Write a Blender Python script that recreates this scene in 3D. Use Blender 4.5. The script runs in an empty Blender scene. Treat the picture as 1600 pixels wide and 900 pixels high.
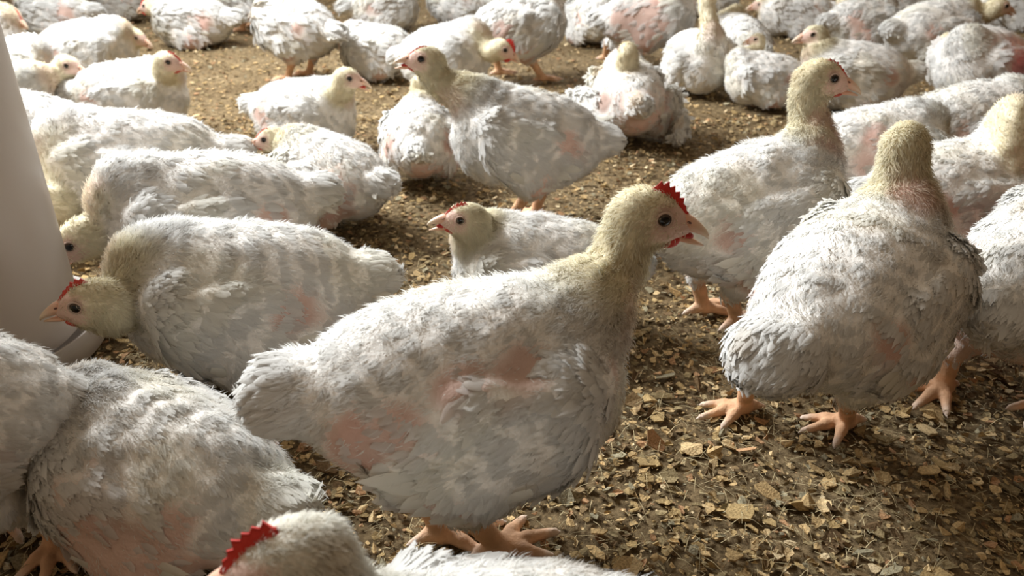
import bpy, math
import numpy as np
from mathutils import Vector, Matrix

# ------------------------------------------------------------------ camera, light, exposure
scn = bpy.context.scene
COL = scn.collection
FPX = 1200.0
PITCH = math.radians(26.57)      # camera looks this far below the horizon
CAMH = 0.50
cam_d = bpy.data.cameras.new('camera'); cam = bpy.data.objects.new('camera', cam_d); COL.objects.link(cam)
cam_d.sensor_width = 36; cam_d.lens = 36*FPX/1600; cam_d.clip_start = 0.02
cam.location = (0, 0, CAMH); cam.rotation_euler = (math.radians(90)-PITCH, 0, 0)
cam_d.dof.use_dof = True; cam_d.dof.focus_distance = 0.72; cam_d.dof.aperture_fstop = 9.0
scn.camera = cam
scn.view_settings.view_transform = 'Standard'; scn.view_settings.look = 'None'
scn.view_settings.gamma = 1; scn.view_settings.use_curve_mapping = False
scn.view_settings.exposure = 0.28

world = bpy.data.worlds.new('shed_air'); scn.world = world; world.use_nodes = True
wn = world.node_tree; bg = wn.nodes['Background']; bg.inputs[1].default_value = 1.0
# open shed: the air is bright towards the openings at the back left, dim and brown towards the closed side
_tc = wn.nodes.new('ShaderNodeTexCoord'); _vm = wn.nodes.new('ShaderNodeVectorMath'); _vm.operation = 'DOT_PRODUCT'; _vm.inputs[1].default_value = (-.55, .50, .67)
_cr = wn.nodes.new('ShaderNodeValToRGB'); _mr = wn.nodes.new('ShaderNodeMapRange'); _mr.inputs[1].default_value = -1
_cr.color_ramp.elements[0].position = .15; _cr.color_ramp.elements[0].color = (.065, .036, .02, 1); _cr.color_ramp.elements[1].position = .95; _cr.color_ramp.elements[1].color = (.36, .29, .21, 1)
wn.links.new(_tc.outputs['Generated'], _vm.inputs[0]); wn.links.new(_vm.outputs['Value'], _mr.inputs[0]); wn.links.new(_mr.outputs[0], _cr.inputs[0]); wn.links.new(_cr.outputs[0], bg.inputs[0])

def area(name, loc, aim, sx, sy, power, color):
    d = bpy.data.lights.new(name, 'AREA'); d.shape = 'RECTANGLE'; d.size = sx; d.size_y = sy; d.energy = power; d.color = color
    o = bpy.data.objects.new(name, d); COL.objects.link(o); o.location = loc
    o.rotation_euler = (Vector(aim)-Vector(loc)).to_track_quat('-Z', 'Y').to_euler()
    return o
area('window_light', (-1.8, 2.2, 1.9), (0.25, 0.75, 0), 1.5, 0.8, 156, (0.95, 0.98, 1.0))
area('window_light_far', (-0.2, 6.0, 2.6), (0, 2.0, 0), 3.0, 0.9, 100, (0.92, 0.97, 1.0))

# ------------------------------------------------------------------ helpers
def ray(px, py):
    x, y = (px-800)/FPX, -(py-450)/FPX
    c, s = math.cos(PITCH), math.sin(PITCH)
    # camera axes: right=(1,0,0), up=(0,s,c), forward=(0,c,-s)
    return np.array([x, c + y*s, -s + y*c])
def at(px, py, z=0.0):
    d = ray(px, py); t = (z-CAMH)/d[2]
    return np.array([0, 0, CAMH]) + d*t

def nrm(v): return v/np.maximum(np.linalg.norm(v, axis=-1, keepdims=True), 1e-9)
def smooth(a, b, x):
    t = np.clip((x-a)/(b-a), 0, 1); return t*t*(3-2*t)
def noise(p, f, seed):
    r = np.random.RandomState(seed); v = np.zeros(len(p))
    for i in range(10):
        d = r.normal(size=3); d /= np.linalg.norm(d)
        v += np.sin(p@d*f*(0.7+0.6*r.rand()) + r.rand()*6.28 + 1.3*np.sin(p@np.roll(d, 1)*f*0.8+r.rand()*6.28))
    return v/4.1

def mk(name, V, quads, tris, mat, parent=None, col=None, normals=None, smooth_=True):
    me = bpy.data.meshes.new(name)
    quads = np.asarray(quads, dtype=np.int32).reshape(-1, 4); tris = np.asarray(tris, dtype=np.int32).reshape(-1, 3)
    V = np.asarray(V, dtype=np.float32)
    me.vertices.add(len(V)); me.vertices.foreach_set('co', V.ravel())
    nl = quads.size + tris.size
    me.loops.add(nl); me.loops.foreach_set('vertex_index', np.concatenate([quads.ravel(), tris.ravel()]))
    npoly = len(quads)+len(tris)
    st = np.concatenate([np.arange(len(quads))*4, quads.size+np.arange(len(tris))*3]).astype(np.int32)
    me.polygons.add(npoly); me.polygons.foreach_set('loop_start', st)
    me.update(calc_edges=True)
    me.polygons.foreach_set('use_smooth', np.full(npoly, smooth_))
    if col is not None:
        a = me.color_attributes.new('Col', 'FLOAT_COLOR', 'POINT')
        c4 = np.ones((len(V), 4), dtype=np.float32); c4[:, :3] = col
        a.data.foreach_set('color', c4.ravel())
    if normals is not None:
        me.normals_split_custom_set_from_vertices(np.asarray(normals, dtype=np.float32).tolist())
    me.materials.append(mat)
    o = bpy.data.objects.new(name, me); COL.objects.link(o)
    if parent is not None: o.parent = parent
    return o

def loft(path, radii, n=12, up=None, cap=True):
    """rings round a path; radii (k,2) = half width, half height"""
    path = np.asarray(path, float); radii = np.asarray(radii, float)
    if radii.ndim == 1: radii = np.stack([radii, radii], 1)
    k = len(path); T = nrm(np.gradient(path, axis=0))
    up = np.array([0, 0, 1.0]) if up is None else np.asarray(up, float)
    V = []
    for i in range(k):
        S = np.cross(T[i], up); S = S/max(np.linalg.norm(S), 1e-6); U = np.cross(S, T[i])
        for j in range(n):
            a = 2*math.pi*j/n
            V.append(path[i] + S*math.cos(a)*radii[i, 0] + U*math.sin(a)*radii[i, 1])
    Q = [(i*n+j, i*n+(j+1) % n, (i+1)*n+(j+1) % n, (i+1)*n+j) for i in range(k-1) for j in range(n)]
    Tr = []
    if cap:
        V.append(path[0]); V.append(path[-1]); a, b = len(V)-2, len(V)-1
        Tr = [(a, (j+1) % n, j) for j in range(n)] + [(b, (k-1)*n+j, (k-1)*n+(j+1) % n) for j in range(n)]
    return np.array(V), np.array(Q), np.array(Tr)

def ball(c, r, F=None, nu=14, nv=10):
    """ellipsoid; polar axis = first column of F"""
    F = np.eye(3) if F is None else F
    r = np.asarray(r, float)
    V, Q, Tr = [], [], []
    V.append(F@np.array([r[0], 0, 0])+c)
    for i in range(1, nv):
        t = math.pi*i/nv
        for j in range(nu):
            a = 2*math.pi*j/nu
            V.append(F@(np.array([math.cos(t), math.sin(t)*math.cos(a), math.sin(t)*math.sin(a)])*r)+c)
    V.append(F@np.array([-r[0], 0, 0])+c); last = len(V)-1
    for j in range(nu):
        Tr.append((0, 1+j, 1+(j+1) % nu)); b = 1+(nv-2)*nu; Tr.append((last, b+(j+1) % nu, b+j))
    for i in range(nv-2):
        for j in range(nu):
            a = 1+i*nu; Q.append((a+j, a+nu+j, a+nu+(j+1) % nu, a+(j+1) % nu))
    return np.array(V), np.array(Q), np.array(Tr)

def merge(parts):
    V, Q, T, off = [], [], [], 0
    for v, q, t in parts:
        V.append(v)
        if len(q): Q.append(np.asarray(q)+off)
        if len(t): T.append(np.asarray(t)+off)
        off += len(v)
    return np.concatenate(V), (np.concatenate(Q) if Q else np.zeros((0, 4), int)), (np.concatenate(T) if T else np.zeros((0, 3), int))

# ------------------------------------------------------------------ materials
def mat(name, base=None, rough=0.6, spec=0.3, attr=False, sss=0.0, trans=0.0, bump=0.0, bscale=200, sheen=0.0, coat=0.0):
    m = bpy.data.materials.new(name); m.use_nodes = True; nt = m.node_tree; b = nt.nodes['Principled BSDF']
    b.inputs['Roughness'].default_value = rough; b.inputs['Specular IOR Level'].default_value = spec
    if base: b.inputs['Base Color'].default_value = (*base, 1)
    if coat: b.inputs['Coat Weight'].default_value = coat
    src = None
    if attr:
        a = nt.nodes.new('ShaderNodeAttribute'); a.attribute_name = 'Col'; src = a.outputs['Color']
        nt.links.new(src, b.inputs['Base Color'])
    if sss:
        b.inputs['Subsurface Weight'].default_value = sss; b.inputs['Subsurface Radius'].default_value = (0.008, 0.003, 0.002)
        b.inputs['Subsurface Scale'].default_value = 1.0
    if bump:
        tc = nt.nodes.new('ShaderNodeTexCoord'); n = nt.nodes.new('ShaderNodeTexNoise'); n.inputs['Scale'].default_value = bscale; n.inputs['Detail'].default_value = 4
        nt.links.new(tc.outputs['Object'], n.inputs['Vector'])
        bp = nt.nodes.new('ShaderNodeBump'); bp.inputs['Strength'].default_value = bump; bp.inputs['Distance'].default_value = 0.002
        nt.links.new(n.outputs['Fac'], bp.inputs['Height']); nt.links.new(bp.outputs['Normal'], b.inputs['Normal'])
    if trans:
        out = nt.nodes['Material Output']; tr = nt.nodes.new('ShaderNodeBsdfTranslucent'); mx = nt.nodes.new('ShaderNodeMixShader')
        mx.inputs[0].default_value = trans
        if src: nt.links.new(src, tr.inputs['Color'])
        elif base: tr.inputs['Color'].default_value = (*base, 1)
        nt.links.new(b.outputs[0], mx.inputs[1]); nt.links.new(tr.outputs[0], mx.inputs[2]); nt.links.new(mx.outputs[0], out.inputs['Surface'])
    return m
M_PLUME = mat('white_plumage', attr=True, rough=0.95, spec=0.02, trans=0.42)
M_BODY = mat('chicken_skin', attr=True, rough=0.65, spec=0.25, sss=0.0, bump=0.5, bscale=260)
M_EYE = mat('eye_dark', attr=True, rough=0.18, spec=0.4, coat=0.15)
M_BEAK = mat('beak_horn', attr=True, rough=0.4, spec=0.4)
M_COMB = mat('comb_flesh', attr=True, rough=0.5, spec=0.4, trans=0.15, bump=0.4, bscale=500)
M_CHIP = mat('wood_shaving', attr=True, rough=0.9, spec=0.08, bump=.6, bscale=500)
_nt = M_CHIP.node_tree; _b = _nt.nodes['Principled BSDF']; _a = [n for n in _nt.nodes if n.type == 'ATTRIBUTE'][0]; _n = [n for n in _nt.nodes if n.type == 'TEX_NOISE'][0]
_r = _nt.nodes.new('ShaderNodeMapRange'); _r.inputs[1].default_value = .3; _r.inputs[2].default_value = .7; _r.inputs[3].default_value = .62; _r.inputs[4].default_value = 1.2
_x = _nt.nodes.new('ShaderNodeVectorMath'); _x.operation = 'MULTIPLY'
_nt.links.new(_n.outputs['Fac'], _r.inputs[0]); _nt.links.new(_a.outputs['Color'], _x.inputs[0]); _nt.links.new(_r.outputs[0], _x.inputs[1]); _nt.links.new(_x.outputs[0], _b.inputs['Base Color'])

# ------------------------------------------------------------------ floor and litter
def floor_mat():
    m = bpy.data.materials.new('packed_litter'); m.use_nodes = True; nt = m.node_tree; b = nt.nodes['Principled BSDF']
    b.inputs['Roughness'].default_value = 0.95; b.inputs['Specular IOR Level'].default_value = 0.08
    tc = nt.nodes.new('ShaderNodeTexCoord')
    n1 = nt.nodes.new('ShaderNodeTexNoise'); n1.inputs['Scale'].default_value = 90; n1.inputs['Detail'].default_value = 8; n1.inputs['Roughness'].default_value = 0.7
    n2 = nt.nodes.new('ShaderNodeTexNoise'); n2.inputs['Scale'].default_value = 4; n2.inputs['Detail'].default_value = 4
    cr = nt.nodes.new('ShaderNodeValToRGB'); e = cr.color_ramp.elements
    e[0].position = 0.35; e[0].color = (0.075, 0.050, 0.026, 1); e[1].position = 0.68; e[1].color = (0.42, 0.31, 0.17, 1)
    mx = nt.nodes.new('ShaderNodeMixRGB'); mx.blend_type = 'MULTIPLY'; mx.inputs[0].default_value = 0.6
    cr2 = nt.nodes.new('ShaderNodeValToRGB'); cr2.color_ramp.elements[0].position = 0.35; cr2.color_ramp.elements[0].color = (0.5, 0.45, 0.4, 1); cr2.color_ramp.elements[1].position = 0.65
    for n in (n1, n2): nt.links.new(tc.outputs['Object'], n.inputs['Vector'])
    nt.links.new(n1.outputs['Fac'], cr.inputs[0]); nt.links.new(n2.outputs['Fac'], cr2.inputs[0])
    nt.links.new(cr.outputs[0], mx.inputs[1]); nt.links.new(cr2.outputs[0], mx.inputs[2]); nt.links.new(mx.outputs[0], b.inputs['Base Color'])
    bp = nt.nodes.new('ShaderNodeBump'); bp.inputs['Distance'].default_value = 0.006; bp.inputs['Strength'].default_value = 0.9
    nt.links.new(n1.outputs['Fac'], bp.inputs['Height']); nt.links.new(bp.outputs['Normal'], b.inputs['Normal'])
    return m
def build_floor():
    x = np.linspace(-6, 6, 241); y = np.linspace(-0.6, 8.4, 181)
    X, Y = np.meshgrid(x, y, indexing='ij'); P = np.stack([X.ravel(), Y.ravel(), np.zeros(X.size)], 1)
    P[:, 2] = -0.003 + 0.002*noise(P, 25, 5)
    i, j = np.meshgrid(np.arange(240), np.arange(180), indexing='ij'); a = (i*181+j).ravel()
    o = mk('floor', P, np.stack([a, a+181, a+182, a+1], 1), [], floor_mat())
    o['kind'] = 'structure'
build_floor()

def chips(n, x0, x1, y0, y1, smin, smax, seed, zlift, wedge=True):
    r = np.random.RandomState(seed)
    y = y0 + (y1-y0)*r.rand(n)
    x = (r.rand(n)*2-1)*(0.30+0.78*(y+0.05)) if wedge else x0+(x1-x0)*r.rand(n)
    c = np.stack([x, y, np.zeros(n)], 1)
    size = smin + (smax-smin)*r.rand(n)**2.4
    asp = 0.35+0.6*r.rand(n); yaw = r.rand(n)*6.283
    tilt = r.normal(size=n)*0.22; tilt2 = r.normal(size=n)*0.22
    k = 6
    ang = np.arange(k)/k*2*np.pi
    A = ang[None, :] + r.normal(size=(n, k))*0.22
    R = 0.5*(0.75+0.4*r.rand(n, k))
    lx = np.cos(A)*R*size[:, None]; ly = np.sin(A)*R*(size*asp)[:, None]
    lz = lx*tilt[:, None]+ly*tilt2[:, None] + (lx**2)/size[:, None]*r.normal(size=(n, 1))*0.9
    cy, sy = np.cos(yaw)[:, None], np.sin(yaw)[:, None]
    V = np.stack([x[:, None]+lx*cy-ly*sy, y[:, None]+lx*sy+ly*cy, lz], 2)
    lift = -V[:, :, 2].min(1)*0.6 + zlift*r.rand(n) - 0.0015
    V[:, :, 2] += lift[:, None]
    th = size*0.07*(0.5+r.rand(n))
    Vt = V.copy(); Vt[:, :, 2] += th[:, None]
    allv = np.concatenate([Vt, V], 1)       # n,12,3
    q = np.array([[0, 1, 2, 3], [0, 3, 4, 5]]+[[j, j+6, (j+1) % 6+6, (j+1) % 6] for j in range(6)])
    Q = (np.arange(n)[:, None, None]*12 + q[None]).reshape(-1, 4)
    pal = np.array([[.46, .34, .17], [.60, .47, .26], [.36, .27, .13], [.27, .22, .12], [.22, .16, .085], [.42, .26, .14], [.68, .57, .36], [.30, .28, .19], [.14, .095, .05]])
    pk = r.choice(len(pal), n, p=[.18, .11, .18, .15, .12, .07, .05, .07, .07])
    cc = pal[pk]*np.array([1.42, 1.34, 1.3])*(0.75+0.4*r.rand(n, 1))
    red = smooth(0.45, 0.95, x - 0.4*(y-0.45))*smooth(1.1, .7, y)      # reddish litter, also darkened in colour to stand in for shade at right corner
    cc = cc*(1-red[:, None]*np.array([.38, .58, .66]))
    damp = noise(c, 6, 77)
    cc = cc*(0.85+0.2*np.clip(damp, -1, 1))[:, None]
    Cc = np.repeat(cc[:, None, :], 12, 1)*(0.9+0.2*r.rand(n, 12, 1))
    return allv.reshape(-1, 3), Q, np.zeros((0, 3), int), Cc.reshape(-1, 3)
def build_litter():
    P = [chips(30000, 0, 0, 0.2, 1.0, .0025, .0135, 1, .004), chips(900, 0, 0, 0.2, 1.0, .016, .030, 2, .005), chips(24000, 0, 0, 1.0, 2.0, .004, .016, 3, .004),
         chips(22000, 0, 0, 1.9, 5.0, .008, .022, 4, .004)]
    V, Q, T = merge([p[:3] for p in P]); C = np.concatenate([p[3] for p in P])
    chipset = (V, Q, T, C)
    # thin straw fibres
    r = np.random.RandomState(9); n = 14000
    y = .2+1.5*r.rand(n)**1.3; x = (r.rand(n)*2-1)*(0.3+.78*y); a = r.rand(n)*6.283; L = .006+.022*r.rand(n)**2
    d = np.stack([np.cos(a), np.sin(a), r.normal(size=n)*.15], 1); s = np.stack([-np.sin(a), np.cos(a), 0*a], 1)*.0003
    p = np.stack([x, y, .003+.005*r.rand(n)], 1)
    mid = p+d*(L*.5)[:, None]+np.stack([0*a, 0*a, .12*L], 1); e = p+d*L[:, None]
    V = np.stack([p-s, p+s, mid-s, mid+s, e-s*.5, e+s*.5], 1).reshape(-1, 3)
    b = np.arange(n)[:, None]*6
    Q = np.concatenate([b+np.array([0, 1, 3, 2]), b+np.array([2, 3, 5, 4])])
    C = np.repeat(np.array([.55, .45, .26])*(0.5+0.7*r.rand(n, 1)), 6, 0)
    VV, QQ, TT = merge([chipset[:3], (V, Q, [])])
    o = mk('wood_shavings', VV, QQ, TT, M_CHIP, col=np.concatenate([chipset[3], C]), smooth_=False)
    o['kind'] = 'stuff'; o['label'] = 'tan and brown wood shavings strewn over the dirt floor'; o['category'] = 'litter'
build_litter()

# ------------------------------------------------------------------ chicken body field
class Field:
    def __init__(s, lo, hi, h):
        s.h = h; s.o = np.asarray(lo, float); s.n = np.ceil((np.asarray(hi)-s.o)/h).astype(int)+1
        s.f = np.full(s.n, 0.08, dtype=np.float32); s.prims = []
    def _block(s, lo, hi):
        a = np.clip(np.floor((lo-s.o)/s.h).astype(int), 0, s.n); b = np.clip(np.ceil((hi-s.o)/s.h).astype(int)+1, 0, s.n)
        return a, b
    def add(s, kind, prm, k, grp):
        if kind == 'e':
            c, R, r = prm; rad = np.abs(R)@np.asarray(r); lo, hi = c-rad-.035, c+rad+.035
        else:
            a_, b_, ra, rb = prm; m = max(ra, rb)+.035; lo, hi = np.minimum(a_, b_)-m, np.maximum(a_, b_)+m
        s.prims.append((kind, prm, grp))
        a, b = s._block(lo, hi)
        if np.any(b <= a): return
        ax = [s.o[i]+s.h*np.arange(a[i], b[i]) for i in range(3)]
        G = np.stack(np.meshgrid(*ax, indexing='ij'), -1).reshape(-1, 3)
        d = prim(kind, prm, G).reshape(b-a)
        sl = tuple(slice(a[i], b[i]) for i in range(3)); f = s.f[sl]
        hh = np.maximum(k-np.abs(f-d), 0)/k
        s.f[sl] = np.minimum(f, d)-hh*hh*k*0.25
    def ground(s, z0=.0015):
        z = s.o[2]+s.h*np.arange(s.n[2]); s.f = np.maximum(s.f, (z0-z)[None, None, :])
    def mesh(s):
        f = s.f; nx, ny, nz = f.shape; ins = f < 0
        cnt = np.zeros((nx-1, ny-1, nz-1), np.float32); acc = np.zeros((nx-1, ny-1, nz-1, 3), np.float32)
        quads = []
        idx3 = None; store = []
        for ax in range(3):
            sh = [slice(None)]*3; sh2 = [slice(None)]*3; sh[ax] = slice(0, -1); sh2[ax] = slice(1, None)
            a, b = f[tuple(sh)], f[tuple(sh2)]
            I = np.argwhere((a < 0) != (b < 0)); fa = a[tuple(I.T)]; fb = b[tuple(I.T)]; t = fa/(fa-fb)
            P = I.astype(np.float32); P[:, ax] += t
            u, v = [(1, 2), (2, 0), (0, 1)][ax]
            cells = []
            for du, dv in ((0, 0), (-1, 0), (-1, -1), (0, -1)):
                Cc = I.copy(); Cc[:, u] += du; Cc[:, v] += dv; cells.append(Cc)
            ok = np.ones(len(I), bool)
            for Cc in cells: ok &= np.all(Cc >= 0, 1) & (Cc[:, 0] < nx-1) & (Cc[:, 1] < ny-1) & (Cc[:, 2] < nz-1)
            for Cc in cells:
                q = Cc[ok]; fl = np.ravel_multi_index(q.T, cnt.shape)
                np.add.at(cnt.reshape(-1), fl, 1); np.add.at(acc.reshape(-1, 3), fl, P[ok])
            store.append(([np.ravel_multi_index(Cc[ok].T, cnt.shape) for Cc in cells], fa[ok] < 0))
        used = np.flatnonzero(cnt.reshape(-1)); remap = np.full(cnt.size, -1, np.int64); remap[used] = np.arange(len(used))
        V = acc.reshape(-1, 3)[used]/cnt.reshape(-1)[used][:, None]*s.h + s.o
        for cl, inside in store:
            q = np.stack([remap[c] for c in cl], 1); q[~inside] = q[~inside][:, ::-1]; quads.append(q)
        return V.astype(float), np.concatenate(quads)

def prim(kind, prm, G):
    if kind == 'e':
        c, R, r = prm; q = (G-c)@R; r = np.asarray(r); k0 = np.linalg.norm(q/r, axis=1); k1 = np.linalg.norm(q/(r*r), axis=1)
        return np.where(k1 > 1e-6, k0*(k0-1)/np.maximum(k1, 1e-6), -min(r))
    a, b, ra, rb = prm; ab = b-a; t = np.clip(((G-a)@ab)/max(ab@ab, 1e-12), 0, 1)
    return np.linalg.norm(G-(a+t[:, None]*ab), axis=1)-(ra+(rb-ra)*t)

def vnormals(V, Q):
    n = np.cross(V[Q[:, 2]]-V[Q[:, 0]], V[Q[:, 3]]-V[Q[:, 1]])
    N = np.zeros_like(V)
    for i in range(4): np.add.at(N, Q[:, i], n)
    return nrm(N)
def laplace(V, Q, w, it):
    E = np.concatenate([Q[:, [0, 1]], Q[:, [1, 2]], Q[:, [2, 3]], Q[:, [3, 0]]])
    for _ in range(it):
        S = np.zeros_like(V); c = np.zeros(len(V))
        np.add.at(S, E[:, 0], V[E[:, 1]]); np.add.at(c, E[:, 0], 1); np.add.at(S, E[:, 1], V[E[:, 0]]); np.add.at(c, E[:, 1], 1)
        V = V + (S/np.maximum(c, 1)[:, None]-V)*w[:, None]
    return V

def frame(yaw, pitch):
    """columns forward, left, up"""
    cy, sy, cp, sp = math.cos(yaw), math.sin(yaw), math.cos(pitch), math.sin(pitch)
    F = np.array([cy*cp, sy*cp, sp]); L = np.array([-sy, cy, 0.]); U = np.cross(F, L)
    return np.stack([F, L, U], 1)

def feathers(P, N, T, L, W, lift, curl, C, r, detail, nb=0.85):
    n = len(P)
    if detail: rows = [0, .4, .75, 1.0]; wd = [.55, 1.0, .85, .25]; cols = [-1, 0, 1]
    else: rows = [0, .55, 1.0]; wd = [.7, 1.0, .3]; cols = [-1, 1]
    S = np.cross(N, T); V = []; NN = []; CC = []
    nr, nc = len(rows), len(cols)
    bend = r.normal(size=n)*0.12
    for i, t in enumerate(rows):
        for c in cols:
            p = P + T*(L*t)[:, None] + N*((lift*t - curl*t*t)*L - 0.0006)[:, None] + S*(W*0.5*wd[i]*c + bend*L*t*t)[:, None]
            if nc == 3: p = p - N*(abs(c)*W*0.14)[:, None]
            else: p = p
            if i == nr-1: p = p + T*(r.normal(size=n)*0.12*L*abs(c))[:, None]
            V.append(p); NN.append(nrm(N*nb + S*(0.35*c) + (N - T*(lift-2*curl*t)[:, None])*(1-nb)))
            CC.append(C*(1.0 if i else 0.97))
    V = np.stack(V, 1).reshape(-1, 3); NN = np.stack(NN, 1).reshape(-1, 3); CC = np.stack(CC, 1).reshape(-1, 3)
    q = []
    for i in range(nr-1):
        for j in range(nc-1):
            q.append([i*nc+j, i*nc+j+1, (i+1)*nc+j+1, (i+1)*nc+j][::-1])
    q = np.array(q); Q = (np.arange(n)[:, None, None]*(nr*nc)+q[None]).reshape(-1, 4)
    return V, Q, np.zeros((0, 3), int), NN, CC
def strands(P, N, D, L, w, droop, C, r):
    n = len(P); S = nrm(np.cross(D, N)+np.cross(D, r.normal(size=(n, 3)))*.35)
    S = S*np.where(np.sum(np.cross(S, D)*N, 1, keepdims=True) < 0, -1, 1)*w
    mid = P + D*(L*.5)[:, None]; e = P + D*L[:, None] + droop*L[:, None]
    V = np.stack([P-S-N*.001, P+S-N*.001, mid-S*.7, mid+S*.7, e], 1).reshape(-1, 3)
    b = np.arange(n)[:, None]*5
    return V, b+np.array([0, 1, 3, 2]), b+np.array([2, 3, 4]), np.repeat(N, 5, 0), np.repeat(C, 5, 0)

WHITE = np.array([.86, .855, .83]); CREAM = np.array([.86, .80, .62]); PINK = np.array([.60, .425, .36]); FACE = np.array([.72, .50, .42])
LEG = np.array([.68, .40, .23]); RED = np.array([.70, .055, .04]); BEAK = np.array([.72, .37, .25]); BEAKTIP = np.array([.80, .66, .50])
count = [0]

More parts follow.
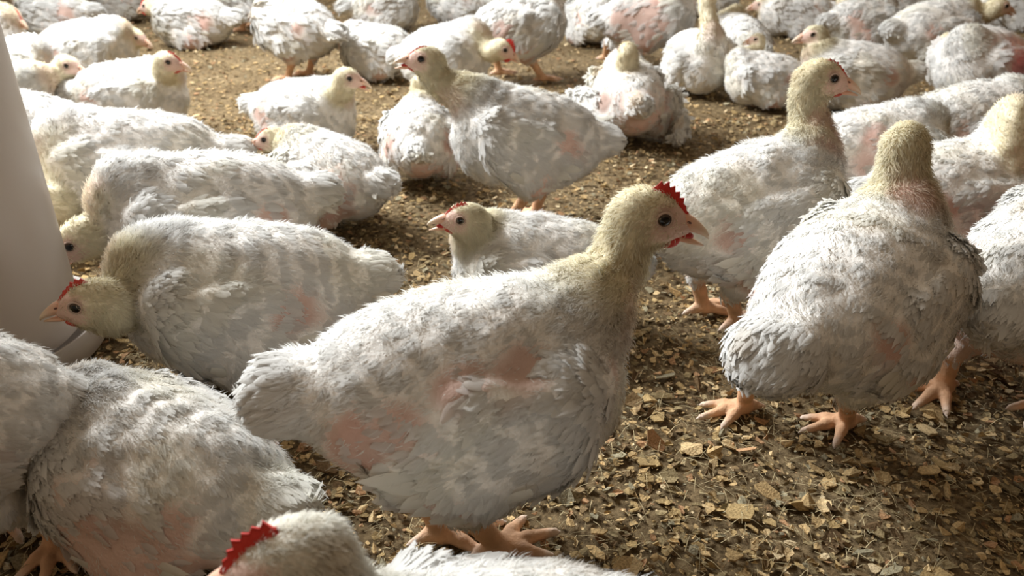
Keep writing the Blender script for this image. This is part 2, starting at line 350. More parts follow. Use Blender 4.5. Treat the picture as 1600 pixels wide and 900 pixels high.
def chicken(label, body, yaw, head, hyaw=None, hpitch=-5, s=1.0, pose='stand', bp=None, feet=None, fyaw=None, lod=1, comb=1.0, gape=0.0,
            pink=0.5, cream=1.0, patches=(), fluff=1.0, droop=0.0, tail=1.0, stain_shade=0.3, group='white chickens of the flock', wingspread=0.0, hs=1.0, fat=1.0, neckbare=0.5, nk=1.0, arch=0.0, ltint=(1, 1, 1)):
    count[0] += 1; seed = count[0]*17; r = np.random.RandomState(seed)
    yaw = math.radians(yaw); hyaw = yaw if hyaw is None else math.radians(hyaw); hpitch = math.radians(hpitch)
    if bp is None: bp = 12 if pose == 'stand' else 4
    bp = math.radians(bp)
    BW = at(*body); root = bpy.data.objects.new('chicken', None); COL.objects.link(root)
    root.location = (BW[0], BW[1], 0); root.rotation_euler = (0, 0, yaw); root.empty_display_size = .05
    root['label'] = label; root['category'] = 'chicken'
    if group: root['group'] = group
    cy, sy = math.cos(yaw), math.sin(yaw)
    def loc(w):
        d = np.asarray(w, float)-np.array([BW[0], BW[1], 0]); return np.array([d[0]*cy+d[1]*sy, -d[0]*sy+d[1]*cy, d[2]])
    bc = np.array([0, 0, body[2]]); B = frame(0, bp)
    H = loc(at(*head)); HF = frame(hyaw-yaw, hpitch)
    bl = lambda x, y, z: bc + B@(np.array([x, y*fat, z])*s)
    nb = bl(.084, 0, .038); dist = np.linalg.norm(H-nb)
    if dist > .15*s:      # keep the head within reach of the neck, as near its line of sight as it goes
        C0 = loc([0, 0, CAMH]); dr = H-C0; dr /= np.linalg.norm(dr); H = C0+dr*((nb-C0)@dr); v = H-nb; dn = np.linalg.norm(v)
        if dn > .145*s: H = nb+v/dn*.145*s
        H[2] = max(H[2], .055*s); dist = np.linalg.norm(H-nb)
    print('bird %2d neck %.3f (%.2f,%.2f,%.2f) world (%.2f,%.2f)' % (count[0], dist, H[0], H[1], H[2], BW[0], BW[1]), label[:50])
    hs = hs*s
    # neck curve
    c0 = nb + (B@np.array([.75, 0, .60]))*dist*.34; c1 = H - HF[:, 0]*dist*.10 - HF[:, 2]*dist*.42; h1 = H - HF[:, 0]*.010*hs - HF[:, 2]*.006*hs
    if arch: c0 = nb + np.array([.02, 0, .11])*s*arch; c1 = H - HF[:, 0]*.055*s + np.array([0, 0, .055])*s*arch
    ts = np.linspace(0, 1, 9)[:, None]
    NP = (1-ts)**3*nb+3*(1-ts)**2*ts*c0+3*(1-ts)*ts**2*c1+ts**3*h1
    nr_ = np.interp(ts[:, 0], [0, .25, .6, 1], [.046, .028*nk, .0215*nk, .0205*nk])*s
    h = [.0055, .004, .0029][lod]
    P = []
    E = lambda c, R, rr, k, g: P.append(('e', (np.asarray(c, float), R, np.asarray(rr)*s), k*s, g))
    Cn = lambda a, b, ra, rb, k, g: P.append(('c', (np.asarray(a, float), np.asarray(b, float), ra, rb), k*s, g))
    I3 = B
    E(bl(0, 0, 0), I3, (.110, .080*fat, .083), .03, 'body')
    E(bl(.052, 0, -.008), I3, (.075, .074*fat, .080), .03, 'body')
    E(bl(-.065, 0, .004), I3, (.070, .066*fat, .064), .03, 'body')
    for sd in (1, -1):
        Rw = B@frame(math.radians(sd*(7+25*wingspread)), math.radians(4-12*droop))@frame(0, 0)
        wc = bl(-.004, sd*(.071+.03*wingspread), -.012-.020*droop)
        E(wc, Rw, (.088, .019, .058), .007, 'wing')
        E(bl(.066, sd*.062, .020), Rw, (.030, .022, .028), .018, 'wing')
        if droop > .5 or wingspread > .3: E(bl(-.07, sd*(.088+.03*wingspread), -.05), Rw, (.045, .012, .040), .008, 'wing')
    E(bl(-.118-.012*tail, 0, .020), B@frame(0, math.radians(-12)), (.036*tail, .034*tail**.7, .029*tail**.7), .012, 'tail')
    for i in range(8): Cn(NP[i], NP[i+1], nr_[i], nr_[i+1], .022 if i < 3 else .008, 'neck')
    hl = lambda x, y, z: H + HF@(np.array([x, y, z])*hs)
    q = hs/s
    E(hl(0, 0, 0), HF, np.array([.0270, .0200, .0225])*q, .010, 'head')
    E(hl(.017, 0, -.003), HF, np.array([.0165, .0130, .0140])*q, .010, 'head')
    Cn(hl(.008, 0, -.002), hl(.031, 0, -.0045), .0165*hs, .0088*hs, .006, 'head')
    E(hl(.004, 0, -.012), HF, np.array([.0180, .0150, .0120])*q, .010, 'head')
    toes = []
    if pose == 'stand':
        fy = yaw if fyaw is None else math.radians(fyaw)
        if feet is None: feet = [None, None]
        for sd, ft in zip((1, -1), feet):
            if ft is None: F0 = np.array([.015, sd*.042*s, 0])
            elif len(ft) == 2: F0 = loc(at(ft[0], ft[1], 0))
            else: F0 = loc(np.array(ft))
            F0[2] = .011*s
            hip = bl(-.015, sd*.045, -.045)
            hock = F0*0.75 + hip*np.array([.25, .25, 0]) + np.array([-.022*s, 0, 0]); hock[2] = min(.062*s, hip[2]*.7)
            Cn(hip, hip*.4+hock*.6, .046*s, .026*s, .018, 'thigh'); Cn(hip*.4+hock*.6, hock, .024*s, .0135*s, .012, 'thigh')
            Cn(hock, F0, .0112*s, .0090*s, .006, 'leg')
            E(F0, np.eye(3), (.012, .012, .009), .006, 'leg')
            fyl = (math.radians(fyaw)-yaw) if fyaw is not None else r.normal()*.12
            for a, Lt in ((-34, .046), (0, .056), (34, .046), (176, .026)):
                a2 = fyl+math.radians(a+r.normal()*5); dr = np.array([math.cos(a2), math.sin(a2), 0])
                m = F0+dr*Lt*.5*s; m[2] = .0098*s; e = F0+dr*Lt*s; e[2] = .0052*s
                Cn(F0, m, .0072*s, .0064*s, .004, 'leg'); Cn(m, e, .0064*s, .0042*s, .003, 'leg')
                tp = e+dr*.008*s; tp[2] = .0025*s; Cn(e, tp, .0030*s, .0012*s, .001, 'claw'); toes.append(tp)
    else:
        for sd in (1, -1):
            E(bl(-.02, sd*.062, -.045), B, (.055, .032, .040), .02, 'thigh')
    pts = []
    for kd, prm, k, g in P:
        if kd == 'e': rad = np.abs(prm[1])@prm[2]; pts += [prm[0]-rad, prm[0]+rad]
        else: m = max(prm[2], prm[3]); pts += [prm[0]-m, prm[0]+m, prm[1]-m, prm[1]+m]
    pts = np.array(pts); lo, hi = pts.min(0)-2.5*h, pts.max(0)+2.5*h; lo[2] = max(lo[2], -3*h)
    F = Field(lo, hi, h)
    for kd, prm, k, g in P: F.add(kd, prm, k, g)
    F.ground()
    V, Q = F.mesh()
    # region weights
    groups = ['body', 'wing', 'tail', 'neck', 'head', 'thigh', 'leg', 'claw']
    D = np.full((len(V), 8), 1.0)
    for kd, prm, g in F.prims:
        gi = groups.index(g); D[:, gi] = np.minimum(D[:, gi], prim(kd, prm, V))
    Wt = np.exp(-(D-D.min(1, keepdims=True))/(.004*s)); Wt /= Wt.sum(1, keepdims=True)
    fine = Wt[:, 4]+Wt[:, 6]+Wt[:, 7]
    V = laplace(V, Q, np.clip(.5*(1-fine), .0, .5), 2)
    N = vnormals(V, Q)
    lump = noise(V, 95/s, seed+1)*.0015+noise(V, 220/s, seed+2)*.0008
    V = V + N*(lump*fluff*(1-fine))[:, None]
    N = vnormals(V, Q)
    # bare skin mask
    bare = np.zeros(len(V)); wob = noise(V, 120/s, seed+3)*.22
    pl = [((-.070, .082, .018), .030*(.4+pink)), ((-.070, -.082, .018), .030*(.4+pink)), ((-.035, .075, -.062), .036*(.3+pink)), ((-.035, -.075, -.062), .036*(.3+pink)), ((.070, 0, .062), .0001)] + list(patches)
    for (x, y, z), rad in pl:
        d = np.linalg.norm(V-bl(x, y, z), axis=1)/(rad*s)
        bare = np.maximum(bare, smooth(1.3, .55, d+wob))
    nm = NP[3]; fr = NP[4]-NP[2]; fr = fr/np.linalg.norm(fr); fwd = np.cross(np.cross(fr, B[:, 0]), fr); fwd = fwd/max(np.linalg.norm(fwd), 1e-6)
    d = np.linalg.norm((V-(NP[3]+fwd*.026*s)) , axis=1)/(.034*s*(1+.8*max(0, neckbare-.5)))
    bare = np.maximum(bare, smooth(1.2, .6, d+wob)*neckbare)
    bare *= 1-np.clip(Wt[:, 4]+Wt[:, 6]+Wt[:, 7], 0, 1)
    q_ = (V-H)@HF/hs
    face = smooth(-.006, .006, q_[:, 0]-.2*q_[:, 2]+wob*.004)*smooth(.019, .012, q_[:, 2]+wob*.004)*Wt[:, 4]*smooth(-.02, -.012, q_[:, 2])
    ear = smooth(.006, .003, np.linalg.norm((q_-np.array([-.008, 0, -.003]))*np.array([1, 0, 1]), axis=1))*(np.abs(q_[:, 1]) > .012)*Wt[:, 4]
    lidm = smooth(.0105, .0075, np.linalg.norm((q_-np.array([.010, 0, .004]))*np.array([1, 0, 1]), axis=1))*Wt[:, 4]
    tneck = np.clip(((V-NP[0])@(H-NP[0]))/max((H-NP[0])@(H-NP[0]), 1e-9), 0, 1)
    crm = cream*np.clip(Wt[:, 4]+Wt[:, 3]*smooth(.05, .5, tneck), 0, 1)
    pat = noise(V, 60/s, seed+5)
    base = WHITE[None]*(1-crm[:, None])+CREAM[None]*crm[:, None]
    dirt = .7*stain_shade*smooth(.4, 1.5, noise(V, 70/s, seed+7)+smooth(.06, .0, V[:, 2])*.9)  # brown soiling; on the upright greyish bird it paints in shade
    yel = .22*smooth(.2, 1.1, noise(V, 40/s, seed+8))*(1-crm)
    featcol = base*(1-yel[:, None]*np.array([.02, .08, .32]))*(1-dirt[:, None]*np.array([.25, .38, .55]))
    pnk = PINK*(1+.18*pat[:, None])
    skin = featcol*np.array([1, .975, .95])
    c = skin*(1-bare[:, None])+pnk*bare[:, None]
    c = c*(1-face[:, None])+FACE*(1+.1*pat[:, None])*face[:, None]
    c = c*(1-ear[:, None]*.6)+np.array([.55, .30, .24])*ear[:, None]*.6
    c = c*(1-lidm[:, None]*.55*face[:, None])+np.array([.45, .33, .28])*lidm[:, None]*.55*face[:, None]
    lg = np.clip(Wt[:, 6]+Wt[:, 5]*smooth(.062*s, .045*s, V[:, 2])*(pose == 'stand'), 0, 1)[:, None]
    legc = LEG*np.array(ltint)*(1+.15*noise(V, 300/s, seed+9)[:, None]); c = c*(1-lg)+legc*lg
    cw = Wt[:, 7:8]**6; c = c*(1-cw)+np.array([.75, .64, .52])*cw
    tred = smooth(.3, 1, noise(V, 90/s, seed+10))[:, None]*bare[:, None]*.15; c = c*(1-tred)+np.array([.60, .20, .16])*tred
    c = np.clip(c, .01, .95)
    mk('body', V, Q, [], M_BODY, root, col=c)
    # ---------------- plumage
    n4 = np.cross(V[Q[:, 1]]-V[Q[:, 0]], V[Q[:, 3]]-V[Q[:, 0]]); ar = np.linalg.norm(n4, axis=1)
    fc = V[Q].mean(1)
    def sample(n, wq):
        w = ar*wq; w = w/w.sum(); i = r.choice(len(Q), n, p=w)
        a = r.rand(n, 1); b = r.rand(n, 1); q4 = Q[i]
        P_ = (V[q4[:, 0]]*(1-a)+V[q4[:, 1]]*a)*(1-b)+(V[q4[:, 3]]*(1-a)+V[q4[:, 2]]*a)*b
        return P_, N[q4[:, 0]], q4[:, 0]
    # flow field
    seg = NP[:-1]-NP[1:]; seg = nrm(seg); mids = (NP[:-1]+NP[1:])/2
    def flow(P_, vi):
        w = Wt[vi]; bk = -B[:, 0]; dn = np.array([0, 0, -1.])
        f = w[:, 0:1]*(bk+.35*dn)+w[:, 1:2]*(bk+.30*dn)+w[:, 2:3]*(bk+.1*dn+.5*nrm(P_-bl(-.09, 0, .02)))
        j = np.argmin(np.linalg.norm(P_[:, None]-mids[None], axis=2), 1)
        f = f + w[:, 3:4]*(seg[j]+.0*dn) + w[:, 4:5]*(-HF[:, 0]-.5*HF[:, 2]) + (w[:, 5:6]+w[:, 6:7])*dn*1.2
        f = f + .22*np.stack([noise(P_, 75/s, seed+20+i) for i in range(3)], 1)
        return f
    def tangent(f, N_): return nrm(f-N_*np.sum(f*N_, 1, keepdims=True))
    qb = bare[Q[:, 0]]; qw = Wt[Q[:, 0]]; cov = np.clip(qw[:, 0]+qw[:, 1]+qw[:, 2]+qw[:, 5]*.8+qw[:, 3]*.35*(1-crm[Q[:, 0]]), 0, 1)*(1-lg[Q[:, 0], 0])
    low = (fc[:, 2] > .012)
    parts = []
    nf = [1800, 4500, 10000][lod]
    Pf, Nf, vi = sample(nf, cov*(1-.93*np.clip(1.1*qb, 0, 1))*low+1e-6)
    T = tangent(flow(Pf, vi), Nf); wg = Wt[vi][:, 1]; tg = Wt[vi][:, 2]
    cl = .5+.5*np.clip(noise(Pf, 110/s, seed+30), -1, 1)
    sc = [1.45, 1.12, 1.0][lod]*s
    L = (.011+.006*r.rand(nf)+.010*wg+.008*tg)*sc; Wd = (.0062+.003*r.rand(nf)+.004*wg)*sc
    lift = (.03+.16*cl**2*(1-wg*.8)+.20*tg+r.rand(nf)*.07*(1-wg*.6))*fluff; curl = lift*.95
    C = featcol[vi]*(.93+.09*r.rand(nf, 1))
    pk = bare[vi]; C = C*(1-.35*pk[:, None])+PINK*.35*pk[:, None]
    parts.append(feathers(Pf, Nf, T, L, Wd, lift, curl, C, r, lod > 0))
    # long flight feathers along the rear and lower edge of each wing, and the tail fan
    PP, NN_, TT, LL, WW, CCc = [], [], [], [], [], []
    for sd in (1, -1):
        Rw = B@frame(math.radians(sd*(7+25*wingspread)), math.radians(4-12*droop)); wc = bl(-.004, sd*(.071+.03*wingspread), -.012-.020*droop)
        for k in range(11):
            u = k/10.; x = .030-.085*u; z = -.030-.012*math.sin(u*3.1)+.035*max(0, u-.6)*2
            p = wc+Rw@(np.array([x, sd*(.0215-.006*u), z])*s); n_ = Rw@np.array([0, sd*1., -.25+.3*u]); n_ /= np.linalg.norm(n_)
            t = Rw@np.array([-1, -sd*.28, -.30+.35*u])+.04*r.normal(size=3)
            PP.append(p+n_*.002); NN_.append(n_); TT.append(t); LL.append((.028+.008*r.rand())*s*(1+.9*droop)); WW.append(.014*s); CCc.append(WHITE*np.array([1, .985, .93]))
    for k in range(12):
        u = (k/11.)*2-1
        p = bl(-.128, u*.020, .030-.012*abs(u)); t = B@np.array([-1, u*.55, .02+.15*r.normal()-.2*abs(u)]); n_ = B@np.array([.1, u*.5, 1.])
        PP.append(p); NN_.append(n_/np.linalg.norm(n_)); TT.append(t); LL.append((.026+.012*r.rand())*s*tail); WW.append(.011*s); CCc.append(WHITE*np.array([1, .98, .92]))
    PP, NN_, TT = np.array(PP), np.array(NN_), np.array(TT); TT = nrm(TT-NN_*np.sum(TT*NN_, 1, keepdims=True))
    parts.append(feathers(PP, NN_, TT, np.array(LL), np.array(WW), np.full(len(PP), .03), np.full(len(PP), .08), np.array(CCc), r, True, nb=.75))
    # fuzz: neck and head down, then wisps all over
    ns = [1500, 5000, 15000][lod]; sw = [.0010, .00062, .00042][lod]
    cv = (qw[:, 3]*(1-.6*qb)+qw[:, 4])*(1-.93*face[Q[:, 0]])
    Ps, Ns, vi = sample(ns, cv+1e-7)
    T = tangent(flow(Ps, vi), Ns); up = (.35+.55*r.rand(ns, 1))*(.75+.35*fluff)
    clump = np.stack([noise(Ps, 330/s, seed+60+i) for i in range(3)], 1)
    Dd = nrm(T+Ns*up+r.normal(size=(ns, 3))*.22+clump*.35)
    hw = Wt[vi][:, 4]; L = (.006+.009*r.rand(ns)**1.3)*s*(1-.45*hw)
    C = np.clip(featcol[vi]*(.90+.2*r.rand(ns, 1)), 0, .9); C = C*(1-.5*bare[vi][:, None])+PINK*1.25*.5*bare[vi][:, None]
    parts.append(strands(Ps, Ns, Dd, L, sw*s, -Ns*.25, C, r))
    ns = [1800, 9000, 30000][lod]
    cv = (qw[:, 0]+qw[:, 1]*.85+qw[:, 2]*1.6+qw[:, 5])*(1-.94*np.clip(1.2*qb, 0, 1))*(1-lg[Q[:, 0], 0])*low
    Ps, Ns, vi = sample(ns, cv+1e-7)
    clump = np.stack([noise(Ps, 260/s, seed+70+i) for i in range(3)], 1)
    T = tangent(flow(Ps, vi), Ns); Dd = nrm(T+Ns*(.18+.40*r.rand(ns, 1))+r.normal(size=(ns, 3))*.22+clump*.4)
    L = (.006+.008*r.rand(ns)**1.5)*s
    parts.append(strands(Ps, Ns, Dd, L, sw*s, -Ns*.2, featcol[vi], r))
    Vv, Qq, Tt = merge([p[:3] for p in parts]); Nn = np.concatenate([p[3] for p in parts]); Cc = np.concatenate([p[4] for p in parts])
    Vv[:, 2] = np.maximum(Vv[:, 2], .001)
    mk('plumage', Vv, Qq, Tt, M_PLUME, root, col=np.clip(Cc, 0, .9), normals=Nn)
    # ---------------- head parts
    nn = [8, 10, 14][lod]
    # beak: upper mandible with hooked tip, lower mandible
    def mandible(pts, rad): 
        path = [hl(*p) for p in pts]; return loft(path, np.array(rad)*hs, nn, up=HF[:, 2])
    up_ = mandible([(.026, 0, -.0005), (.032, 0, -.0010), (.038, 0, -.0020), (.044, 0, -.0040), (.050, 0, -.0068), (.0545, 0, -.0098), (.0565, 0, -.0125)],
                   [(.0098, .0092), (.0088, .0082), (.0074, .0066), (.0058, .0050), (.0040, .0034), (.0022, .0020), (.0006, .0007)])
    nv = len(up_[0]); tpar = np.clip(((up_[0]-H)@HF[:, 0]/hs-.030)/.024, 0, 1)[:, None]
    bk = BEAK*(1-tpar)+BEAKTIP*tpar
    ob = mk('upper_beak', *up_, M_BEAK, root, col=bk)
    g = gape
    lo_ = mandible([(.020, 0, -.0105), (.028, 0, -.0120-.0015*g), (.035, 0, -.0128-.0040*g), (.044, 0, -.0132-.0068*g), (.0535, 0, -.0142-.0090*g)],
                   [(.0085, .0045), (.0072, .0040), (.0056, .0033), (.0038, .0024), (.0008, .0008)])
    tpar = np.clip(((lo_[0]-H)@HF[:, 0]/hs-.026)/.022, 0, 1)[:, None]
    lb = mk('lower_beak', *lo_, M_BEAK, root, col=(BEAK*(1-tpar)+BEAKTIP*tpar)*np.array([1, .85, .8]))
    if gape > .2 and lod > 0:
        mo = ball(hl(.031, 0, -.0098-.0022*g), np.array([.0125, .0062, .0026+.0022*g])*hs, HF@frame(0, math.radians(-12*g)), 12, 8)
        mk('mouth_lining', *mo, M_COMB, lb, col=np.tile(np.array([.55, .04, .03]), (len(mo[0]), 1)))
    if lod > 0:
        pp = []
        for sd in (1, -1): pp.append(ball(hl(.0345, sd*.0074, .0016), np.array([.0024, .0010, .0011])*hs, HF@frame(sd*-.3, -.3), 8, 6))
        m_ = merge(pp); mk('nostril', *m_, M_BEAK, ob, col=np.tile(np.array([.14, .05, .035]), (len(m_[0]), 1)))
    for sd in (1, -1):
        R = HF@np.stack([np.array([.18, sd*.98, .05]), np.array([-.98, sd*.18, 0]), np.array([0, 0, 1.])], 1)
        R = np.stack([nrm(R[:, 0]), R[:, 1], R[:, 2]], 1)
        e_ = ball(hl(.0105, sd*.0168, .0045), np.array([.0044, .0062, .0062])*hs, R, 22, 18)
        dd = np.linalg.norm((e_[0]-hl(.0105, sd*.0168, .0045))@R[:, 1:], axis=1)/hs
        ec = np.where((dd < .0041)[:, None], np.array([.004, .004, .005]), np.array([.060, .035, .020]))
        eo = mk('eye', *e_, M_EYE, root, col=ec)
        if lod > 0:
            a = np.linspace(0, 2*np.pi, 19)[:-1]; ring = [hl(.0105, sd*.0168, .0045)+R@(np.array([.0022, math.cos(t)*.0068, math.sin(t)*.0062])*hs) for t in a]
            Vr, Qr = [], []
            for i_, t in enumerate(a):
                cdir = R@np.array([0, math.cos(t), math.sin(t)]); ax = R[:, 0]
                for j_ in range(6):
                    w_ = 2*math.pi*j_/6; Vr.append(ring[i_]+(cdir*math.cos(w_)+ax*math.sin(w_))*.0011*hs)
                for j_ in range(6): Qr.append((i_*6+j_, i_*6+(j_+1) % 6, ((i_+1) % 18)*6+(j_+1) % 6, ((i_+1) % 18)*6+j_))
            mk('eyelid', np.array(Vr), Qr, [], M_BODY, eo, col=np.tile(np.array([.50, .36, .29]), (len(Vr), 1)))
    # comb: serrated blade following the forehead
    if comb > 0:
        k = 15; Vc = []; Cl = []
        bx = np.linspace(.033, .000, k)
        for i_ in range(k):
            x = bx[i_]; z = float(np.interp(x, [0, .008, .016, .025, .033], [.0215, .0215, .0180, .0125, .0060]))
            nrmv = np.array([float(np.interp(x, [0, .033], [-.05, .85])), 0, 1.]); nrmv /= np.linalg.norm(nrmv)
            env = float(np.interp(i_/(k-1), [0, .25, .6, .9, 1], [.15, .55, 1, .85, .2]))
            hgt = .0100*comb*env*((.82+.3*r.rand()) if i_ % 2 == 0 else .60)
            for lvl, (f_, w_) in enumerate(((-.3, .0030), (.35, .0024), (.8, .0018), (1.0, .0006))):
                for sd in (1, -1):
                    Vc.append(hl(*(np.array([x, 0, z])+nrmv*hgt*f_+np.array([0, sd*w_*(1.0), 0]))))
        Qc = []
        for i_ in range(k-1):
            for l_ in range(3):
                for o_ in (0, 1):
                    a_ = i_*8+l_*2+o_; b_ = a_+8; qd = [a_, b_, b_+2, a_+2]; Qc.append(qd if o_ else qd[::-1])
            Qc.append([i_*8+6, i_*8+14, i_*8+15, i_*8+7])
        for i_ in (0, k-1):
            for l_ in range(3): Qc.append([i_*8+l_*2, i_*8+l_*2+1, i_*8+l_*2+3, i_*8+l_*2+2])
        Vc = np.array(Vc); rc = RED*(.5+.5*min(comb, 1))+np.array([.62, .22, .15])*(.5-.5*min(comb, 1))
        mk('comb', Vc, Qc, [], M_COMB, root, col=np.tile(rc, (len(Vc), 1)))
        pp = [ball(hl(.021, sd*.0062, -.0175), np.array([.0105, .0034, .0058*comb])*hs, HF@frame(0, math.radians(14)), 10, 8) for sd in (1, -1)]
        for m_ in pp: mk('wattle', *m_, M_COMB, root, col=np.tile(rc*np.array([.95, 1.2, 1.2]), (len(m_[0]), 1)))
    return root

# ------------------------------------------------------------------ feeders at the edges
M_JAR = mat('white_plastic', base=(.58, .52, .46), rough=0.35, spec=0.4, trans=0.25, bump=.15, bscale=18)
M_REDP = mat('red_plastic', base=(.30, .012, .015), rough=0.4, spec=0.4)
M_BLUEP = mat('blue_plastic', base=(.015, .03, .12), rough=0.4, spec=0.4)
def lathe(profile, n=64):
    V = []; k = len(profile)
    for rr, z in profile:
        for j in range(n): a = 2*math.pi*j/n; V.append((rr*math.cos(a), rr*math.sin(a), z))
    Q = [(i*n+j, i*n+(j+1) % n, (i+1)*n+(j+1) % n, (i+1)*n+j) for i in range(k-1) for j in range(n)]
    return np.array(V), np.array(Q), np.zeros((0, 3), int)
def empty(name, loc_, label, cat):
    o = bpy.data.objects.new(name, None); COL.objects.link(o); o.location = loc_; o.empty_display_size = .05; o['label'] = label; o['category'] = cat
    return o
j = empty('poultry_drinker', (-.668, .80, 0), 'tall white plastic water drinker standing at the left edge among the flock', 'drinker')
mk('jar', *lathe([(.0, .03), (.132, .03), (.138, .036), (.136, .06), (.135, .40), (.128, .43), (.05, .47), (.04, .475), (.0, .475)]), M_JAR, j)
mk('tray', *lathe([(.0, .004), (.150, .004), (.160, .012), (.163, .045), (.160, .046), (.156, .015), (.0, .012)]), M_JAR, j)
p0 = at(1672, 182)
f = empty('poultry_feeder', (p0[0]+.0, p0[1], 0), 'red and dark blue plastic feeder at the upper right edge', 'feeder')
mk('hopper', *lathe([(.0, .06), (.105, .06), (.11, .065), (.085, .24), (.035, .26), (.0, .26)]), M_REDP, f)
mk('pan', *lathe([(.0, .004), (.11, .004), (.128, .02), (.135, .075), (.129, .077), (.12, .025), (.0, .015)]), M_BLUEP, f)
p0 = at(1720, 560)
f = empty('feeding_tray', (p0[0]+.04, p0[1], 0), 'dark red plastic feeding tray behind the orange-footed chicken at the right edge', 'tray')
mk('pan', *lathe([(.0, .004), (.13, .004), (.15, .02), (.158, .055), (.150, .057), (.142, .02), (.0, .012)]), M_REDP, f)

# ------------------------------------------------------------------ the birds
ST, SI = 'stand', 'sit'
chicken('large white chicken at the centre in profile, red comb, beak parted, tail to the left',
        (735, 598, .163), 14, (1010, 336, .28), 0, -9, .96, ST, lod=2, gape=.55, comb=1.1, nk=.92, feet=[(690, 845), (780, 868)], stain_shade=.25, bp=3, tail=1.15, pink=.6, patches=[((.03, -.070, .050), .022), ((-.02, -.072, .048), .024), ((-.095, -.055, .0), .034), ((-.10, -.03, -.035), .022), ((.088, -.045, .015), .022)])
chicken('white chicken standing at right with its back turned, both orange feet spread on the shavings',
        (1332, 460, .172), 42, (1415, 225, .295), 62, -5, .90, ST, lod=2, comb=0, tail=1.5, feet=[(1160, 645), (1320, 668)], fyaw=200, stain_shade=.4, bp=14, patches=[((.09, -.02, .09), .03), ((-.115, .0, -.035), .034)], neckbare=.6)
chicken('tall-necked white chicken standing behind the comb of the central one, bare pink throat',
        (1168, 328, .160), 18, (1282, 122, .310), -4, -8, .95, ST, lod=2, nk=.88, comb=.45, feet=[(1098, 490), (1150, 512)], neckbare=1.0)
chicken('white chicken standing in profile facing left, head held high in the middle of the flock',
        (822, 215, .158), 184, (668, 95, .278), 186, 8, .94, ST, lod=2, comb=.4, gape=.5, feet=[(800, 345), (835, 340)], neckbare=.5)
chicken('small white chicken resting just behind the back of the central one, head facing left',
        (842, 420, .082), 178, (730, 343, .160), 186, 6, .84, SI, lod=2, comb=.55, gape=.6)
chicken('large white chicken resting at left, yellowish head with red comb in front of the drinker',
        (385, 460, .105), 189, (148, 472, .142), 188, -4, 1.0, SI, lod=2, comb=.7, stain_shade=.35)
chicken('white chicken crouching at lower left with bare pink flank, head out of sight',
        (260, 736, .076), 158, (60, 650, .10), 170, -30, .84, SI, lod=2, pink=.9, patches=[((.0, .085, -.035), .075), ((-.065, .07, -.035), .055)], bp=8)
chicken('white chicken cut off by the lower left edge, one thick orange foot showing below it',
        (-162, 652, .155), 200, (-320, 560, .26), 205, -10, .86, ST, lod=2, feet=[(92, 858), (10, 815)], fyaw=285, tail=.6)
chicken('white chicken cut by the bottom edge, only red comb, eye, crown and back showing',
        (828, 1125, .085), 182, (455, 880, .200), 192, -8, 1.0, SI, lod=2, comb=1.1, cream=.35)
chicken('white chicken resting beside the drinker, yellow neck bent down, farthest of the three long backs',
        (215, 258, .10), 190, (62, 318, .085), 200, -20, 1.12, SI, lod=1)
chicken('pinkish white chicken with a drowsy beige head, middle of the three long backs at left',
        (328, 338, .10), 203, (125, 372, .10), 205, -35, 1.1, SI, lod=1, comb=.0, cream=1)
chicken('white chicken resting left of the centre, low head facing left, fluffy tail and bare rump',
        (518, 275, .088), 145, (425, 217, .135), 182, -8, .85, SI, lod=1, comb=.4, pink=1.0, patches=[((-.07, .06, -.02), .05)])
chicken('white chicken resting alone on bare litter, upright head in profile to the right, upper left',
        (475, 178, .085), -18, (543, 122, .180), -8, -10, .92, SI, lod=1, comb=.0, gape=.5, pink=.7)
chicken('small chicken resting with its back turned under the neck of the high-headed left-facing one',
        (655, 218, .085), 95, (655, 132, .165), 100, 0, .82, SI, lod=1, pink=.9, patches=[((-.09, .0, -.03), .05)])
chicken('soiled white chicken with its back turned and both wings hanging open, right of centre',
        (982, 152, .098), 92, (980, 82, .205), 92, 0, 1.0, SI, lod=1, comb=0, wingspread=.8, droop=1.0, stain_shade=.9, pink=.9, patches=[((-.10, 0, -.01), .06)])
chicken('bright white chicken with big red comb, head lowered to the right, upper middle',
        (695, 88, .13), -20, (785, 76, .165), -12, -25, 1.0, ST, lod=1, comb=1.5)
chicken('white chicken partly hidden behind the tail of the one with the lowered red comb', (590, 78, .09), 165, (540, 60, .12), 150, -30, .95, SI, lod=0)
chicken('cream-stained chicken standing upper left of the middle, head above the frame', (462, 40, .165), 150, (420, -50, .30), 150, 0, 1.1, ST, lod=0, stain_shade=.8)
chicken('white chicken at the top with pink flank, orange legs planted right of the lowered comb', (812, 40, .165), 20, (880, -60, .31), 20, 0, 1.15, ST, lod=0, feet=[(780, 118), (848, 128)], pink=.9)
chicken('chicken with large bare pink side standing behind the one with open wings', (1015, 25, .175), -10, (1110, -45, .30), -10, 0, 1.15, ST, lod=0, pink=1.2, feet=[(985, 85), (945, 95)], patches=[((0, -.085, 0), .07), ((-.06, -.08, -.04), .06)])
chicken('greyish chicken sitting upright to the right of the bare pink-sided one', (1088, 92, .10), -80, (1108, -10, .25), -60, 10, 1.0, SI, lod=0, comb=0, stain_shade=1.0)  # high value darkens the plumage colour as if the bird sat in shade
chicken('white chicken resting with its back turned, behind the small yellow-headed one', (1152, 70, .095), 100, (1150, 20, .16), 60, -30, 1.1, SI, lod=0, comb=0)
chicken('small grey-white chicken with pale yellow head facing left, upper right', (1194, 122, .08), 172, (1182, 62, .165), 184, -6, .80, SI, lod=1, comb=0, hs=.9)
chicken('white chicken with an orange face looking left, resting behind the tall-necked one', (1332, 118, .09), 172, (1272, 55, .19), 184, -6, 1.05, SI, lod=1, comb=0)
chicken('white chicken with rump and long wing feathers towards us, left of the hunched one', (1455, 50, .12), 20, (1560, 10, .2), 0, -10, 1.2, SI, lod=1, comb=0)
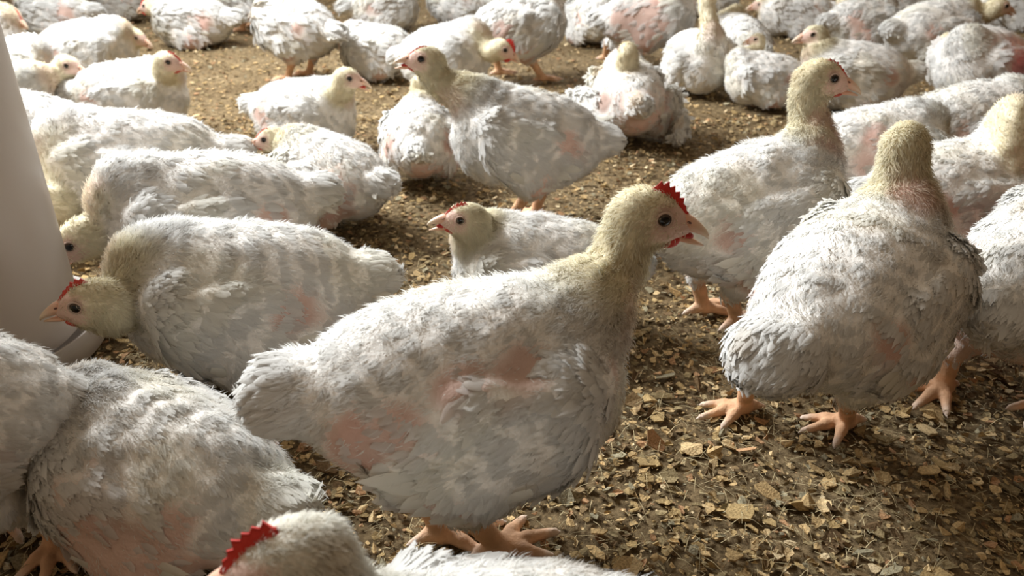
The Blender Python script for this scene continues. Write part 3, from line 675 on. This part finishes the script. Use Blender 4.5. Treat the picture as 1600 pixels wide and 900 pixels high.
chicken('large white hunched chicken at the upper right, beside the red and blue feeder', (1532, 98, .105), 215, (1478, 68, .14), 205, -40, 1.15, SI, lod=1, comb=0)
chicken('white chicken with a pink shoulder resting between the tall neck and the back-turned neck', (1365, 238, .10), 10, (1450, 230, .15), 0, -30, 1.0, SI, lod=1, comb=0, patches=[((-.03, -.08, .05), .04)])
chicken('white chicken with smooth back sloping down to the right edge below the feeder', (1514, 203, .10), 13, (1640, 215, .15), 0, -10, 1.1, SI, lod=1, patches=[((.0, -.08, .05), .02)])
chicken('white chicken at the right edge with its beige neck arched over to the right', (1480, 305, .10), 14, (1598, 252, .165), -8, -25, 1.0, SI, lod=1, arch=1, comb=0)
chicken('chicken cut by the right edge, yellowish wing tips, bare pink thigh and orange foot', (1655, 425, .155), 38, (1720, 250, .28), 20, 0, 1.0, ST, lod=2, pink=1.1,
        feet=[(1470, 615), (1640, 640)], fyaw=215, stain_shade=.6, patches=[((-.09, .02, -.05), .07), ((-.05, .07, -.06), .06), ((-.08, -.06, -.04), .05)], droop=.3)
chicken('white chicken at upper left facing right, red comb, head against the bare litter', (205, 150, .09), 5, (262, 97, .180), -6, -8, 1.0, SI, lod=1, comb=.6)
chicken('white chicken at upper left with drooping pale head, behind the red-combed one', (140, 78, .09), 5, (212, 58, .155), -10, -20, 1.1, SI, lod=1, comb=0)
chicken('white chicken in the left crowd, combless yellowish head lowered above a neighbour', (-6, 160, .09), 0, (105, 102, .160), -8, -12, 1.0, SI, lod=1, comb=0)
chicken('bright white chicken whose rounded back shows just behind the drinker', (35, 215, .09), 175, (-40, 200, .13), 180, 0, 1.1, SI, lod=1)
chicken('white chicken lying at the top left, pink rump to the right by the litter', (300, 32, .095), 172, (235, 10, .15), 170, -10, 1.2, SI, lod=0, pink=.9)
chicken('beige-headed chicken with a red wattle in the top left corner', (-35, 55, .10), 0, (18, 25, .18), -15, -25, 1.2, SI, lod=0, comb=.8)
chicken('pinkish chicken in the top left row, behind the drooping pale head', (85, 22, .10), 180, (20, -20, .2), 180, 0, 1.15, SI, lod=0, pink=1)
chicken('chicken at the left edge showing the back of a yellow head', (5, 110, .09), 20, (50, 82, .16), 60, -10, 1.0, SI, lod=0, comb=0)
chicken('chicken at the top left edge facing left with a sliver of red comb', (190, -2, .10), 170, (172, 2, .17), 182, 0, 1.1, SI, lod=0)
chicken('white chicken at the top edge, directly above the tail-hidden one', (600, 12, .10), 30, (650, -20, .2), 30, 0, 1.2, SI, lod=0)
chicken('white chicken at the top edge, left of the bare pink-sided one', (925, 28, .10), 100, (925, -20, .2), 100, 0, 1.1, SI, lod=0)
chicken('pink-faced chicken at the top edge looking left above the small yellow-headed one', (1240, 18, .10), 170, (1188, 8, .19), 184, -5, 1.1, SI, lod=0, comb=0)
chicken('chicken with pink bare flank at the top, right of the pink-faced one', (1345, 35, .10), 20, (1320, 0, .2), 40, 0, 1.1, SI, lod=0, pink=1.2, comb=0)
chicken('white chicken half out of the top edge, above the pink bare flank', (1405, 0, .10), 10, (1450, -40, .2), 0, 0, 1.2, SI, lod=0)
chicken('white chicken with a pale beige nape in the top right corner', (1590, 8, .10), 160, (1560, -30, .2), 180, 0, 1.2, SI, lod=0, comb=0)
chicken('chicken at the top edge with thin orange legs, left of the cream-stained one', (385, -10, .16), 185, (330, -90, .3), 180, 0, 1.1, ST, lod=0, feet=[(378, 50), (400, 42)])
chicken('white chicken at the top edge, above the big lowered red comb', (715, 0, .10), 150, (680, -20, .2), 150, 0, 1.2, SI, lod=0, comb=0)
chicken('white chicken at the top edge, above the greyish upright one', (1110, -8, .10), 20, (1150, -30, .2), 10, 0, 1.2, SI, lod=0, comb=0)
chicken('white chicken at the top edge, left half behind the thin orange legs', (320, -10, .10), 10, (350, -30, .2), 10, 0, 1.2, SI, lod=0, comb=0)
